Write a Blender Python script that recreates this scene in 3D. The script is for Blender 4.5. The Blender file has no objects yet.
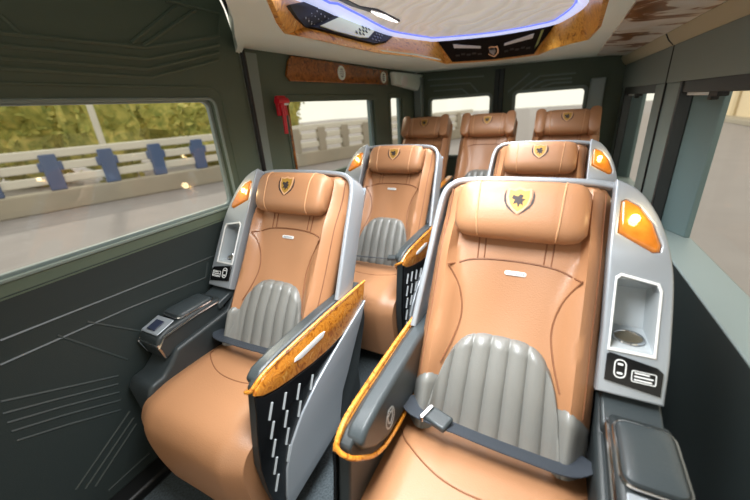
import bpy, bmesh, math, random
from mathutils import Vector, Matrix, noise
random.seed(7)
S = bpy.context.scene
COL = S.collection
V = Vector

# ------------------------------------------------------------ camera, world, lights, exposure
FPX = 345.0
H = 1.40
def _basis():
    b = (FPX*FPX + 193*60)/155.0
    Y = V((193, -155, FPX)).normalized(); D = V((60, b, FPX)).normalized()
    X = D.cross(Y); X.normalize()
    if X.x < 0: X = -X
    return X, Y, -D                       # world axes seen in camera coordinates (x right, y down, z forward)
CX, CY, CZ = _basis()
def ray(px, py):
    c = V((px-375, py-250, FPX))
    return V((CX.dot(c), CY.dot(c), CZ.dot(c)))
def at(px, py, x=None, y=None, z=None):   # measured point: where the sight line meets a wall, a cross plane or a level
    d = ray(px, py)
    t = x/d.x if x is not None else (y/d.y if y is not None else (z-H)/d.z)
    return d*t + V((0, 0, H))
cam_d = bpy.data.cameras.new('camera'); cam = bpy.data.objects.new('camera', cam_d); COL.objects.link(cam)
right = V((CX.x, CY.x, CZ.x)); down = V((CX.y, CY.y, CZ.y)); fwd = V((CX.z, CY.z, CZ.z))
M = Matrix((right, -down, -fwd)).transposed().to_4x4(); M.translation = V((0, 0, H))
cam.matrix_world = M
cam_d.sensor_width = 36; cam_d.lens = 36*FPX/750; cam_d.clip_start = 0.02; cam_d.clip_end = 300
cam_d.dof.use_dof = True; cam_d.dof.focus_distance = 1.35; cam_d.dof.aperture_fstop = 1.7
S.camera = cam
S.view_settings.view_transform = 'Standard'; S.view_settings.look = 'None'
S.view_settings.gamma = 1; S.view_settings.use_curve_mapping = False
S.view_settings.exposure = 0.30
w = bpy.data.worlds.new('sky'); S.world = w; w.use_nodes = True
w.node_tree.nodes['Background'].inputs[0].default_value = (1.0, 0.94, 0.80, 1)
w.node_tree.nodes['Background'].inputs[1].default_value = 1.0
def sun(name, rot, strength, col, angle):
    l = bpy.data.lights.new(name, 'SUN'); l.energy = strength; l.color = col; l.angle = math.radians(angle)
    o = bpy.data.objects.new(name, l); o.rotation_euler = [math.radians(a) for a in rot]; COL.objects.link(o); return o
sun('sun', (52, 0, -118), 1.3, (1, .90, .74), 3)
def area(name, loc, rot, sx, sy, power, col):
    l = bpy.data.lights.new(name, 'AREA'); l.shape = 'RECTANGLE'; l.size = sx; l.size_y = sy; l.energy = power; l.color = col; l.spread = math.radians(125)
    o = bpy.data.objects.new(name, l); o.location = loc; o.rotation_euler = [math.radians(a) for a in rot]; COL.objects.link(o); return o
area('ceiling_fill', (-.45, 1.80, 1.812), (0, 0, 0), .5, 2.0, 25, (.97, .99, 1))  # unseen fill light added in the ceiling recess to brighten the cabin
area('ceiling_fill', (-.35, .5, 1.812), (0, 0, 0), .4, .45, 14, (.96, .99, 1))  # second added fill, no visible fixture, towards the front

# ------------------------------------------------------------ materials
def nt(name):
    m = bpy.data.materials.new(name); m.use_nodes = True
    t = m.node_tree; return m, t, t.nodes['Principled BSDF']
def lin(c): return tuple((x/255/12.92 if x/255 <= .04045 else ((x/255+.055)/1.055)**2.4) for x in c) + (1,)
def mat(name, rgb, rough=.5, metal=0, bump=0, bscale=200, coat=0, spec=.5, var=0, vscale=6, emit=None, es=0, det=3):
    m, t, p = nt(name)
    p.inputs['Base Color'].default_value = lin(rgb); p.inputs['Roughness'].default_value = rough
    p.inputs['Metallic'].default_value = metal; p.inputs['Coat Weight'].default_value = coat
    p.inputs['Specular IOR Level'].default_value = spec
    tc = t.nodes.new('ShaderNodeTexCoord')
    if bump:
        n = t.nodes.new('ShaderNodeTexNoise'); n.inputs['Scale'].default_value = bscale; n.inputs['Detail'].default_value = det
        b = t.nodes.new('ShaderNodeBump'); b.inputs['Strength'].default_value = bump; b.inputs['Distance'].default_value = .002
        t.links.new(tc.outputs['Object'], n.inputs['Vector']); t.links.new(n.outputs['Fac'], b.inputs['Height'])
        t.links.new(b.outputs['Normal'], p.inputs['Normal'])
    if var:
        n = t.nodes.new('ShaderNodeTexNoise'); n.inputs['Scale'].default_value = vscale; n.inputs['Detail'].default_value = 4
        mx = t.nodes.new('ShaderNodeMix'); mx.data_type = 'RGBA'
        a = [max(0, c*(1-var)) for c in lin(rgb)[:3]]; bb = [min(1, c*(1+var)) for c in lin(rgb)[:3]]
        mx.inputs[6].default_value = (*a, 1); mx.inputs[7].default_value = (*bb, 1)
        t.links.new(tc.outputs['Object'], n.inputs['Vector']); t.links.new(n.outputs['Fac'], mx.inputs[0])
        t.links.new(mx.outputs[2], p.inputs['Base Color'])
    if emit:
        p.inputs['Emission Color'].default_value = lin(emit); p.inputs['Emission Strength'].default_value = es
    return m
def ramp_mat(name, scale, stops, rough=.25, coat=.6, dist=2.0, detail=6, bump=0):
    m, t, p = nt(name)
    tc = t.nodes.new('ShaderNodeTexCoord'); n = t.nodes.new('ShaderNodeTexNoise')
    n.inputs['Scale'].default_value = scale; n.inputs['Detail'].default_value = detail; n.inputs['Distortion'].default_value = dist
    r = t.nodes.new('ShaderNodeValToRGB'); e = r.color_ramp.elements
    e[0].position, e[0].color = stops[0][0], lin(stops[0][1]); e[1].position, e[1].color = stops[-1][0], lin(stops[-1][1])
    for pos, c in stops[1:-1]:
        k = e.new(pos); k.color = lin(c)
    t.links.new(tc.outputs['Object'], n.inputs['Vector']); t.links.new(n.outputs['Fac'], r.inputs['Fac'])
    t.links.new(r.outputs['Color'], p.inputs['Base Color'])
    p.inputs['Roughness'].default_value = rough; p.inputs['Coat Weight'].default_value = coat; p.inputs['Coat Roughness'].default_value = .08
    if bump:
        b = t.nodes.new('ShaderNodeBump'); b.inputs['Strength'].default_value = bump; b.inputs['Distance'].default_value = .01
        t.links.new(n.outputs['Fac'], b.inputs['Height']); t.links.new(b.outputs['Normal'], p.inputs['Normal'])
    return m
TAN = mat('tan_leather', (170, 122, 86), .42, bump=.35, bscale=260, var=.06, vscale=5, coat=.08)
TAN_D = mat('tan_seam', (132, 86, 56), .6)
TAN_L = mat('tan_piping', (205, 158, 118), .5)
GREY = mat('grey_leather', (124, 124, 120), .36, bump=.3, bscale=260, var=.06, coat=.1)
BLK = mat('black_leather', (56, 63, 66), .34, bump=.3, bscale=300)
DARK = mat('dark_plastic', (42, 48, 50), .45, bump=.25, bscale=500)
PANEL = mat('satin_black', (14, 15, 17), .5, spec=.15)
GLOSS = mat('gloss_black', (13, 14, 16), .25, spec=.4)
SILV = mat('silver_plastic', (160, 167, 174), .32, metal=.3, coat=.2)
SILV2 = mat('silver_recess', (185, 192, 196), .4, metal=.2)
WHITE = mat('white_plastic', (228, 230, 230), .35)
CHROME = mat('chrome', (215, 215, 218), .14, metal=1)
BURL = ramp_mat('burl_wood', 22, [(.26, (96, 46, 10)), (.38, (186, 108, 28)), (.50, (226, 152, 56)), (.60, (200, 122, 34)), (.74, (246, 196, 104))], dist=2.6)
BURLR = ramp_mat('burl_rim_wood', 16, [(.26, (104, 58, 12)), (.38, (190, 122, 36)), (.50, (232, 172, 74)), (.60, (206, 138, 48)), (.74, (250, 224, 150))], dist=2.2, rough=.4, coat=.1)
RIDGE = mat('ridge_plastic', (50, 58, 58), .4)
BURLD = ramp_mat('burl_wood_dark', 34, [(.25, (70, 34, 10)), (.5, (140, 82, 30)), (.75, (176, 116, 52))], dist=1.4)
MARBLE = ramp_mat('marbled_panel_sheen', 3.2, [(.34, (112, 66, 24)), (.44, (152, 98, 46)), (.465, (236, 228, 214)), (.62, (244, 242, 236)), (.8, (250, 250, 248))], dist=1.2, rough=.3, coat=.4)  # white share of the marbling enlarged to stand in for reflected light
WALL = mat('olive_wall_plastic', (86, 98, 84), .62, bump=.3, bscale=420, spec=.35)
WALLD = mat('black_wall_plastic', (42, 50, 50), .55, bump=.3, bscale=420, spec=.35)
PILLAR = mat('grey_pillar', (122, 136, 131), .55, bump=.2, bscale=300)
TEAL = mat('teal_jamb', (112, 134, 136), .5)
LEDGE = mat('ledge_grey', (136, 150, 150), .45)
CREAM = mat('cream_headliner', (226, 238, 230), .6, bump=.15, bscale=250)
BEIGE = mat('beige_rail', (178, 172, 142), .55)
CARPET = mat('carpet', (70, 79, 84), .95, bump=1, bscale=300, var=.95, vscale=120)
RUB = mat('rubber', (10, 11, 12), .5)
GOLD = mat('gold_embroidery', (176, 134, 56), .45, metal=.3)
THREAD = mat('dark_embroidery', (52, 42, 40), .6)
RED = mat('red_plastic', (196, 26, 44), .35)
BELT = mat('belt_webbing', (52, 58, 66), .5, bump=.5, bscale=700)
AMBER = mat('amber_lens', (176, 104, 34), .1, coat=1, emit=(224, 130, 34), es=.22, var=.5, vscale=50)
BULB = mat('lit_bulb', (255, 220, 150), .3, emit=(255, 214, 130), es=7)
RING = mat('light_ring', (200, 210, 240), .3, emit=(196, 206, 246), es=.72)
RINGB = mat('blue_light_strip', (120, 140, 240), .3, emit=(104, 124, 250), es=.75)
LAMPW = mat('white_lamp', (250, 250, 250), .3, emit=(255, 252, 246), es=2.2)
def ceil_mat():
    m, t, p = nt('rippled_ceiling_glow')
    p.inputs['Roughness'].default_value = .38; p.inputs['Emission Color'].default_value = (1, .97, .9, 1); p.inputs['Emission Strength'].default_value = .22  # weak glow added to brighten the panel, which is no lamp itself
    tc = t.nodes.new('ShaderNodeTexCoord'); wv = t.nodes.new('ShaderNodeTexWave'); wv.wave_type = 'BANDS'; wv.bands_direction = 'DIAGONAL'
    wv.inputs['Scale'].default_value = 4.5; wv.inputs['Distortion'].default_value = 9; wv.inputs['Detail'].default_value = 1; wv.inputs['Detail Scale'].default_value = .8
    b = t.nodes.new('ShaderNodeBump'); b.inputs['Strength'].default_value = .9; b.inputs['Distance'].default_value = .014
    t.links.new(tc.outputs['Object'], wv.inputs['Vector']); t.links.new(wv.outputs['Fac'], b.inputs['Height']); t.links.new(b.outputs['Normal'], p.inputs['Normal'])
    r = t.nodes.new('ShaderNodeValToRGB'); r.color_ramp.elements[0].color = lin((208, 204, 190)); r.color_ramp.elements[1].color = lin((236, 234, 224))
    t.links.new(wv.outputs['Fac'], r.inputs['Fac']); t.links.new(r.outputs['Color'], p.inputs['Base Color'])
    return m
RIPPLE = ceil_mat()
def glass_mat():
    m = bpy.data.materials.new('window_glass'); m.use_nodes = True; t = m.node_tree; t.nodes.clear()
    o = t.nodes.new('ShaderNodeOutputMaterial'); mx = t.nodes.new('ShaderNodeMixShader'); tr = t.nodes.new('ShaderNodeBsdfTransparent')
    tr.inputs[0].default_value = (.95, .97, .96, 1); gl = t.nodes.new('ShaderNodeBsdfGlossy'); gl.inputs['Roughness'].default_value = .03
    mx.inputs[0].default_value = .03
    t.links.new(tr.outputs[0], mx.inputs[1]); t.links.new(gl.outputs[0], mx.inputs[2]); t.links.new(mx.outputs[0], o.inputs[0])
    return m
GLASS = glass_mat()
ROAD = mat('asphalt', (150, 144, 146), .85, bump=.4, bscale=30, var=.12, vscale=1.5)
CONC = mat('concrete', (166, 158, 146), .85, var=.15, vscale=1.2)
RAILW = mat('white_rail_paint', (216, 212, 204), .6)
RAILB = mat('blue_rail_paint', (74, 96, 140), .6)
LEAF = ramp_mat('hedge_leaves', 1.6, [(.3, (128, 138, 66)), (.5, (172, 168, 88)), (.7, (214, 196, 112))], rough=.8, coat=0)
BWALL = mat('pale_render', (224, 206, 176), .9, var=.08, vscale=.4)

# ------------------------------------------------------------ mesh helpers
def obj(name, bm, m, parent=None, smooth=True, bevel=0, seg=2, angle=35):
    bmesh.ops.recalc_face_normals(bm, faces=bm.faces[:])
    me = bpy.data.meshes.new(name); bm.to_mesh(me); bm.free()
    return link(name, me, m, parent, smooth, bevel, seg, angle)
def link(name, me, m, parent=None, smooth=True, bevel=0, seg=2, angle=35):
    me.materials.clear(); me.materials.append(m)
    if smooth:
        for p in me.polygons: p.use_smooth = True
        me.set_sharp_from_angle(angle=math.radians(angle))
    o = bpy.data.objects.new(name, me); COL.objects.link(o)
    if parent: o.parent = parent
    if bevel:
        b = o.modifiers.new('bevel', 'BEVEL'); b.width = bevel; b.segments = seg; b.limit_method = 'ANGLE'; b.angle_limit = math.radians(40)
    return o
def thing(name, label, cat, loc=(0, 0, 0), group=None):
    o = bpy.data.objects.new(name, None); o.empty_display_size = .05; COL.objects.link(o); o.location = loc
    return tag(o, label, cat, group)
def tag(o, label, cat, group=None):
    o['label'] = label; o['category'] = cat
    if group: o['group'] = group
    return o
def struct(o): o['kind'] = 'structure'; return o
def box(bm, x0, x1, y0, y1, z0, z1):
    vs = [bm.verts.new(p) for p in ((x0,y0,z0),(x1,y0,z0),(x1,y1,z0),(x0,y1,z0),(x0,y0,z1),(x1,y0,z1),(x1,y1,z1),(x0,y1,z1))]
    for f in ((0,1,2,3),(4,5,6,7),(0,1,5,4),(1,2,6,5),(2,3,7,6),(3,0,4,7)): bm.faces.new([vs[i] for i in f])
    return bm
def hexa(bm, lo, hi):                    # two matching loops joined into a solid
    a = [bm.verts.new(p) for p in lo]; b = [bm.verts.new(p) for p in hi]; n = len(a)
    bm.faces.new(a); bm.faces.new(b[::-1])
    for i in range(n): bm.faces.new((a[i], a[(i+1) % n], b[(i+1) % n], b[i]))
    return bm
def prism(bm, pts, vec): return hexa(bm, [V(p) for p in pts], [V(p)+V(vec) for p in pts])
def loft(bm, loops, cap=True):
    rows = [[bm.verts.new(p) for p in l] for l in loops]; n = len(rows[0])
    for a, b in zip(rows, rows[1:]):
        for i in range(n): bm.faces.new((a[i], a[(i+1) % n], b[(i+1) % n], b[i]))
    if cap: bm.faces.new(rows[0][::-1]); bm.faces.new(rows[-1])
    return bm
def tube(bm, pts, r, n=6, closed=False, flat=None):
    pts = [V(p) for p in pts]; loops = []; N = len(pts); up = None
    for i, p in enumerate(pts):
        a = pts[(i-1) % N] if (i or closed) else pts[i]; b = pts[(i+1) % N] if (i < N-1 or closed) else pts[i]
        d = (b-a).normalized()
        if up is None: up = V((0, 0, 1)) if abs(d.z) < .9 else V((1, 0, 0))
        s = d.cross(up).normalized(); up = s.cross(d).normalized()
        rr = r if not callable(r) else r(i/(N-1))
        ra, rb = (rr, rr) if flat is None else flat
        loops.append([p + s*ra*math.cos(2*math.pi*k/n) + up*rb*math.sin(2*math.pi*k/n) for k in range(n)])
    if closed: loops.append(loops[0]); return loft(bm, loops, False)
    return loft(bm, loops)
def slab(bm, f, g, ns, nt_):              # solid between front surface f(s,t) and back surface g(s,t)
    F = [[bm.verts.new(f(i/ns, j/nt_)) for i in range(ns+1)] for j in range(nt_+1)]
    G = [[bm.verts.new(g(i/ns, j/nt_)) for i in range(ns+1)] for j in range(nt_+1)]
    for j in range(nt_):
        for i in range(ns):
            bm.faces.new((F[j][i], F[j][i+1], F[j+1][i+1], F[j+1][i])); bm.faces.new((G[j][i], G[j+1][i], G[j+1][i+1], G[j][i+1]))
    for j in range(nt_):
        bm.faces.new((F[j][0], F[j+1][0], G[j+1][0], G[j][0])); bm.faces.new((F[j][ns], G[j][ns], G[j+1][ns], F[j+1][ns]))
    for i in range(ns):
        bm.faces.new((F[0][i], G[0][i], G[0][i+1], F[0][i+1])); bm.faces.new((F[nt_][i], F[nt_][i+1], G[nt_][i+1], G[nt_][i]))
    return bm
def cr(pts, n=8, closed=False):           # smooth curve through points
    P = [V(p) for p in pts]; N = len(P); out = []
    rng = range(N if closed else N-1)
    for i in rng:
        p0 = P[(i-1) % N] if (i or closed) else P[0]; p1 = P[i]; p2 = P[(i+1) % N]; p3 = P[(i+2) % N] if (i+2 < N or closed) else P[-1]
        for k in range(n):
            t = k/n
            out.append(.5*((2*p1)+(p2-p0)*t+(2*p0-5*p1+4*p2-p3)*t*t+(3*p1-p0-3*p2+p3)*t**3))
    if not closed: out.append(P[-1])
    return out
def rr(w_, h_, r, n=5, cx=0, cy=0):       # rounded rectangle loop
    o = []
    for sx, sy, a0 in ((1, 1, 0), (-1, 1, 90), (-1, -1, 180), (1, -1, 270)):
        for k in range(n+1):
            a = math.radians(a0+90*k/n); o.append((cx+sx*(w_/2-r)+r*math.cos(a), cy+sy*(h_/2-r)+r*math.sin(a)))
    return o
def plate(outer, holes, thick, O, A, B, bev=0):   # 2D outline with holes, given thickness, placed on plane O + aA + bB; front face at O
    cu = bpy.data.curves.new('outline', 'CURVE'); cu.dimensions = '2D'; cu.fill_mode = 'BOTH'
    cu.extrude = max(thick/2-bev, .0001); cu.bevel_depth = bev; cu.bevel_resolution = 2; cu.offset = -bev
    for lp in [outer]+holes:
        sp = cu.splines.new('POLY'); sp.points.add(len(lp)-1); sp.use_cyclic_u = True
        for i, p in enumerate(lp): sp.points[i].co = (p[0], p[1], 0, 1)
    return _cm(cu, thick, O, A, B)
def _cm(cu, thick, O, A, B):
    o = bpy.data.objects.new('outline', cu); COL.objects.link(o)
    me = bpy.data.meshes.new_from_object(o); bpy.data.objects.remove(o); bpy.data.curves.remove(cu)
    A = V(A).normalized(); B = V(B).normalized(); N = A.cross(B).normalized(); O = V(O)
    for v in me.vertices:
        v.co = O + A*v.co.x + B*v.co.y + N*(v.co.z-thick/2)
    bm = bmesh.new(); bm.from_mesh(me); bpy.data.meshes.remove(me)
    bmesh.ops.remove_doubles(bm, verts=bm.verts[:], dist=1e-5)
    return bm
def text(s, size, thick, O, A, B):
    cu = bpy.data.curves.new('lettering', 'FONT'); cu.body = s; cu.size = size; cu.extrude = thick/2; cu.align_x = 'CENTER'; cu.align_y = 'CENTER'
    return _cm(cu, thick, O, A, B)
def join(bm, other):
    me = bpy.data.meshes.new('t'); other.to_mesh(me); other.free(); bm.from_mesh(me); bpy.data.meshes.remove(me); return bm
def copy_tree(o, parent=None):
    c = o.copy(); COL.objects.link(c); c.parent = parent
    for ch in list(o.children): copy_tree(ch, c)
    return c
def sm(a, b, x):
    t = max(0, min(1, (x-a)/(b-a))); return t*t*(3-2*t)

# ============================================================ the van body
XL = -1.42; YR = 3.85
# floor
bm = bmesh.new(); box(bm, XL, .62, -.8, YR, -.05, 0); struct(obj('floor', bm, CARPET))
bm = bmesh.new(); box(bm, XL, .40, 2.78, YR, 0, .11); struct(obj('trim_1', bm, CARPET, bevel=.01))
bm = bmesh.new(); box(bm, XL, -1.33, -.5, 1.36, 0, .05); struct(obj('trim_2', bm, RUB, bevel=.012))

# --- sliding door on the left with its long window
door = struct(thing('door_1', '', '')); 
for k in ('label', 'category'): del door[k]
y0w, y1w, z0w, z1w = -.35, 1.185, 1.0, 1.49
# inner face of the door in the plane x = XL, outline (y, z)
outline = [(-.75, 0.02), (1.33, 0.02), (1.37, .3), (1.39, 1.0), (1.39, 1.55), (1.385, 1.72), (1.35, 1.86), (1.28, 2.0), (1.18, 2.12), (1.0, 2.2), (-.75, 2.2)]
hole = [(y+(y1w+y0w)/2, z+(z1w+z0w)/2) for y, z in rr(y1w-y0w, z1w-z0w, .035)]
def LW(y, z, d=0): return V((XL+d, y, z))
bm = plate(outline, [hole], .06, (XL, 0, 0), (0, 1, 0), (0, 0, 1), .006)
obj('door_panel', bm, WALL, door, angle=30)
# window frame lip (rubber bead) and glass
def loop_tube(y0, y1, z0, z1, r, x, rad, m, name, parent):
    b = bmesh.new(); lp = [(x, y+(y0+y1)/2, z+(z0+z1)/2) for y, z in rr(y1-y0, z1-z0, r)]
    tube(b, lp, rad, 6, True); return obj(name, b, m, parent)
loop_tube(y0w, y1w, z0w, z1w, .035, XL+.002, .007, PILLAR, 'window_bead', door)
loop_tube(y0w-.045, y1w+.045, z0w-.05, z1w+.045, .05, XL+.001, .005, WALL, 'window_surround', door)
bm = bmesh.new(); box(bm, XL-.056, XL-.052, y0w-.02, y1w+.02, z0w-.02, z1w+.02); obj('window_glass', bm, GLASS, door, False)
# metallic inner frame showing inside the opening
bm = plate([(y+(y1w+y0w)/2, z+(z1w+z0w)/2) for y, z in rr(y1w-y0w+.02, z1w-z0w+.02, .04)], [[(y+(y1w+y0w)/2, z+(z1w+z0w)/2) for y, z in rr(y1w-y0w-.03, z1w-z0w-.024, .03)]], .02, (XL-.028, 0, 0), (0, 1, 0), (0, 0, 1), .003)
obj('window_frame', bm, LEDGE, door)
# embossed lines (z-zoomed pixel paths measured on the door plane)
ridges = []
def zl(pts, s, ox, oy): return [at(ox+x*s, oy+y*s, x=XL) for x, y in pts]
for p in ([(0, 65), (290, 95), (437, 72)], [(0, 90), (295, 118), (437, 90)], [(0, 115), (295, 138), (437, 105)], [(0, 135), (300, 155), (437, 120)],
          [(262, 86), (352, 12)], [(285, 92), (390, 20)], [(330, 0), (437, 26), (437, 72)], [(0, 30), (40, 66)]):
    ridges.append(zl(p, .5, 0, 0))
low = [[(0, 205), (210, 122), (425, 36)], [(0, 250), (235, 146), (380, 88)], [(0, 318), (110, 294), (218, 270)], [(4, 340), (110, 312), (218, 285)], [(12, 357), (115, 327), (220, 300)],
       [(20, 373), (120, 342), (222, 315)], [(30, 390), (125, 360), (222, 333)], [(105, 195), (235, 240)], [(160, 170), (262, 188)],
       [(140, 480), (240, 335)], [(158, 478), (247, 347)], [(176, 474), (252, 358)], [(200, 482), (276, 412)], [(380, 88), (384, 60)]]
for p in low: ridges.append(zl(p, .54, 0, 230))
for i, p in enumerate(ridges):
    b = bmesh.new(); tube(b, [q+V((.001, 0, 0)) for q in p], .007 if i < 8 else .0058, 6); obj('embossed_ridge', b, RIDGE if i >= 8 else WALL, door)
# darker lower skin of the door, a separate moulding below the window
bm = bmesh.new(); prism(bm, [(XL, -.7, .02), (XL, 1.34, .02), (XL, 1.375, .5), (XL, 1.387, .955), (XL, -.7, .955)], (.004, 0, 0)); obj('lower_door_skin', bm, WALLD, door)
# black rubber seal along the door's rear edge
bm = bmesh.new(); tube(bm, cr([(XL+.01, 1.35, .03), (XL+.01, 1.385, .4), (XL+.01, 1.40, 1.0), (XL+.01, 1.40, 1.55), (XL+.01, 1.395, 1.74), (XL+.01, 1.355, 1.88), (XL+.01, 1.28, 2.02), (XL+.01, 1.17, 2.14), (XL+.01, 1.0, 2.2)], 6), .012, 8)
obj('rubber_seal', bm, RUB, door)

# --- left wall behind the door
XB = -1.455
def wy(p): return at(*p, x=XB)
bm = plate([(1.33, 0), (YR, 0), (YR, 1.74), (1.33, 1.74)],
           [[(y+2.275, z+1.235) for y, z in rr(1.12, .49, .03)], [(y+3.30, z+1.24) for y, z in rr(.30, .50, .03)]], .06, (XB, 0, 0), (0, 1, 0), (0, 0, 1), .005)
struct(obj('wall_left', bm, WALL, angle=30))
def side_window(n, yc, zc, w_, h_):
    b = plate([(y+yc, z+zc) for y, z in rr(w_+.06, h_+.06, .05)], [[(y+yc, z+zc) for y, z in rr(w_-.02, h_-.02, .03)]], .014, (XB+.008, 0, 0), (0, 1, 0), (0, 0, 1), .004)
    f = struct(obj('window_%d' % n, b, WALL, angle=30))
    b = bmesh.new(); box(b, XB-.050, XB-.046, yc-w_/2-.02, yc+w_/2+.02, zc-h_/2-.02, zc+h_/2+.02); obj('window_glass', b, GLASS, f, False)
    b = bmesh.new(); box(b, XB-.045, XB-.012, yc+w_/2-.055, yc+w_/2-.012, zc-h_/2+.005, zc+h_/2-.005); obj('sliding_pane_rail', b, TEAL, f, bevel=.004)
    return f
side_window(1, 2.275, 1.235, 1.12, .49); side_window(2, 3.30, 1.24, .30, .50)
bm = bmesh.new(); tube(bm, [(XB+.012, 1.705, 1.0), (XB+.012, 1.705, 1.47)], .008, 6); struct(obj('trim_3', bm, BURLD))
# cream strip between door seal and wall
bm = bmesh.new(); prism(bm, [(XL-.03, 1.37, 1.70), (XL-.03, 1.52, 1.70), (XL-.03, 1.50, 1.30), (XL-.03, 1.48, 0), (XL-.03, 1.37, 0)], (.012, 0, 0)); struct(obj('trim_4', bm, PILLAR))

# --- rear wall: two doors with windows
bm = plate([(XB, 0), (.48, 0), (.48, 1.74), (XB, 1.74)],
           [[(x-.99, z+1.16) for x, z in rr(.62, .58, .03)], [(x-.16, z+1.16) for x, z in rr(.58, .58, .03)]], .06, (0, YR, 0), (1, 0, 0), (0, 0, 1), .005)
struct(obj('wall_back', bm, WALL, angle=30))
for n, xc, w_ in ((3, -.99, .62), (4, -.16, .58)):
    b = plate([(x+xc, z+1.16) for x, z in rr(w_+.05, .63, .05)], [[(x+xc, z+1.16) for x, z in rr(w_-.01, .57, .03)]], .014, (0, YR-.013, 0), (1, 0, 0), (0, 0, 1), .004)
    f = struct(obj('window_%d' % n, b, PILLAR)); b = bmesh.new(); box(b, xc-w_/2-.02, xc+w_/2+.02, YR+.045, YR+.049, .85, 1.47); obj('window_glass', b, GLASS, f, False)
def rear_ridge(pts):
    b = bmesh.new(); tube(b, [at(x, y, y=YR-.002) for x, y in pts], .009, 6); return b
bm = bmesh.new()
for p in ([(428, 80), (484, 76)], [(430, 86), (470, 83), (478, 92)], [(434, 91), (462, 89), (468, 94)], [(520, 90), (540, 76), (576, 73)], [(530, 88), (545, 80), (572, 78)], [(541, 87), (553, 83), (572, 82)], [(508, 92), (530, 73)]):
    join(bm, rear_ridge(p))
struct(obj('trim_5', bm, PILLAR))
bm = bmesh.new(); box(bm, -.645, -.56, YR-.028, YR-.001, .3, 1.67); box(bm, -.607, -.600, YR-.034, YR-.026, .3, 1.67); struct(obj('trim_6', bm, WALLD, bevel=.006))
bm = bmesh.new(); box(bm, .16, .27, YR-.10, YR-.002, .5, 1.52); struct(obj('trim_7', bm, LEDGE, bevel=.01))
bm = bmesh.new(); box(bm, XB+.002, -1.37, YR-.09, YR-.002, .11, 1.67); struct(obj('trim_8', bm, LEDGE, bevel=.01))

# --- right wall, drawn in slightly towards the rear
def RX(y, d=0): return .56-.04*y+d
RA = V((-.04, 1, 0)).normalized()
def RP(y, z, d=0): return V((RX(y, d), y, z))
def rbox(bm, ya, yb, za, zb, da, db):
    return hexa(bm, [RP(ya, za, da), RP(yb, za, da), RP(yb, za, db), RP(ya, za, db)], [RP(ya, zb, da), RP(yb, zb, da), RP(yb, zb, db), RP(ya, zb, db)])
ZL = .70
bm = bmesh.new()
rbox(bm, -.8, YR, 0, ZL, 0, .14)                          # wall below the ledge
rbox(bm, -.8, YR, 1.43, 1.62, 0, .14)                     # beam over the windows
struct(obj('wall_right', bm, WALLD, bevel=.008))
bm = bmesh.new(); rbox(bm, -.8, YR, 1.425, 1.60, -.006, .0); struct(obj('trim_9', bm, PILLAR))
bm = bmesh.new(); rbox(bm, -.8, 3.8, ZL, ZL+.012, -.006, .145); struct(obj('trim_10', bm, LEDGE, bevel=.005))
# pillars between the side windows
bm = bmesh.new(); rbox(bm, 2.28, 2.74, ZL+.012, 1.43, 0, .14); struct(obj('trim_11', bm, PILLAR, bevel=.01))
bm = bmesh.new(); rbox(bm, 2.505, 2.515, ZL+.012, 1.60, -.009, -.001); struct(obj('trim_12', bm, RUB))
bm = bmesh.new(); rbox(bm, 3.72, YR, ZL+.012, 1.43, 0, .14); struct(obj('trim_13', bm, PILLAR, bevel=.01))
# window 5 (near): slanted jamb, dark header, glass ; window 6 (far)
def right_window(n, ya, yb, yj, sash=True):
    b = bmesh.new()
    hexa(b, [RP(yb, ZL+.012, -.003), RP(yb-.035, ZL+.012, -.003), RP(yb-.035, ZL+.012, .05), RP(yb, ZL+.012, .05)], [RP(yb, 1.43, -.003), RP(yb-.035, 1.43, -.003), RP(yb-.035, 1.43, .05), RP(yb, 1.43, .05)])
    rbox(b, ya, yb, 1.375, 1.43, .004, .05)
    f = struct(obj('window_%d' % n, b, DARK, bevel=.004))
    b = bmesh.new()
    hexa(b, [RP(yb-.03, ZL+.012, .05), RP(yj, ZL+.012, .115), RP(yj, ZL+.012, .138), RP(yb-.01, ZL+.012, .138)], [RP(yb-.03, 1.43, .05), RP(yj, 1.43, .115), RP(yj, 1.43, .138), RP(yb-.01, 1.43, .138)])
    obj('window_jamb', b, TEAL, f, bevel=.004)
    b = bmesh.new(); rbox(b, ya, yb, ZL, 1.44, .139, .143); obj('window_glass', b, GLASS, f, False)
    b = bmesh.new(); rbox(b, yb-.34, yb-.05, 1.362, 1.382, .02, .045); obj('curtain_rail', b, WHITE, f, bevel=.003)
    b = bmesh.new(); rbox(b, yb-.42, yb-.33, 1.358, 1.388, .015, .05); rbox(b, yb-.35, yb-.31, 1.345, 1.365, .02, .045); obj('latch', b, RUB, f, bevel=.003)
    return f
right_window(5, -.6, 2.28, 2.10)
right_window(6, 2.74, 3.72, 3.63)
# cant rail above: beige sloped rail, then the glossy marbled cove panel
def sweep(prof, ya, yb):
    return hexa(bmesh.new(), [RP(ya, z, d) for d, z in prof], [RP(yb, z, d) for d, z in prof])
bm = sweep([(0, 1.60), (-.012, 1.60), (-.035, 1.625), (-.05, 1.655), (-.035, 1.69), (.14, 1.69), (.14, 1.60)], -.8, YR)
struct(obj('trim_15', bm, BEIGE))
for yy in (2.50,):
    bm = sweep([(-.014, 1.60), (-.038, 1.624), (-.054, 1.655), (-.045, 1.655), (-.02, 1.62)], yy, yy+.012); struct(obj('trim_16', bm, RUB))
cove = hexa(bmesh.new(), [(RX(-.8, -.055), -.8, 1.655), (.17, -.8, 1.672), (.17, -.8, 1.69), (RX(-.8, -.03), -.8, 1.675)], [(RX(3.6, -.055), 3.6, 1.655), (.165, 3.6, 1.672), (.165, 3.6, 1.69), (RX(3.6, -.03), 3.6, 1.675)])
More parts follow.
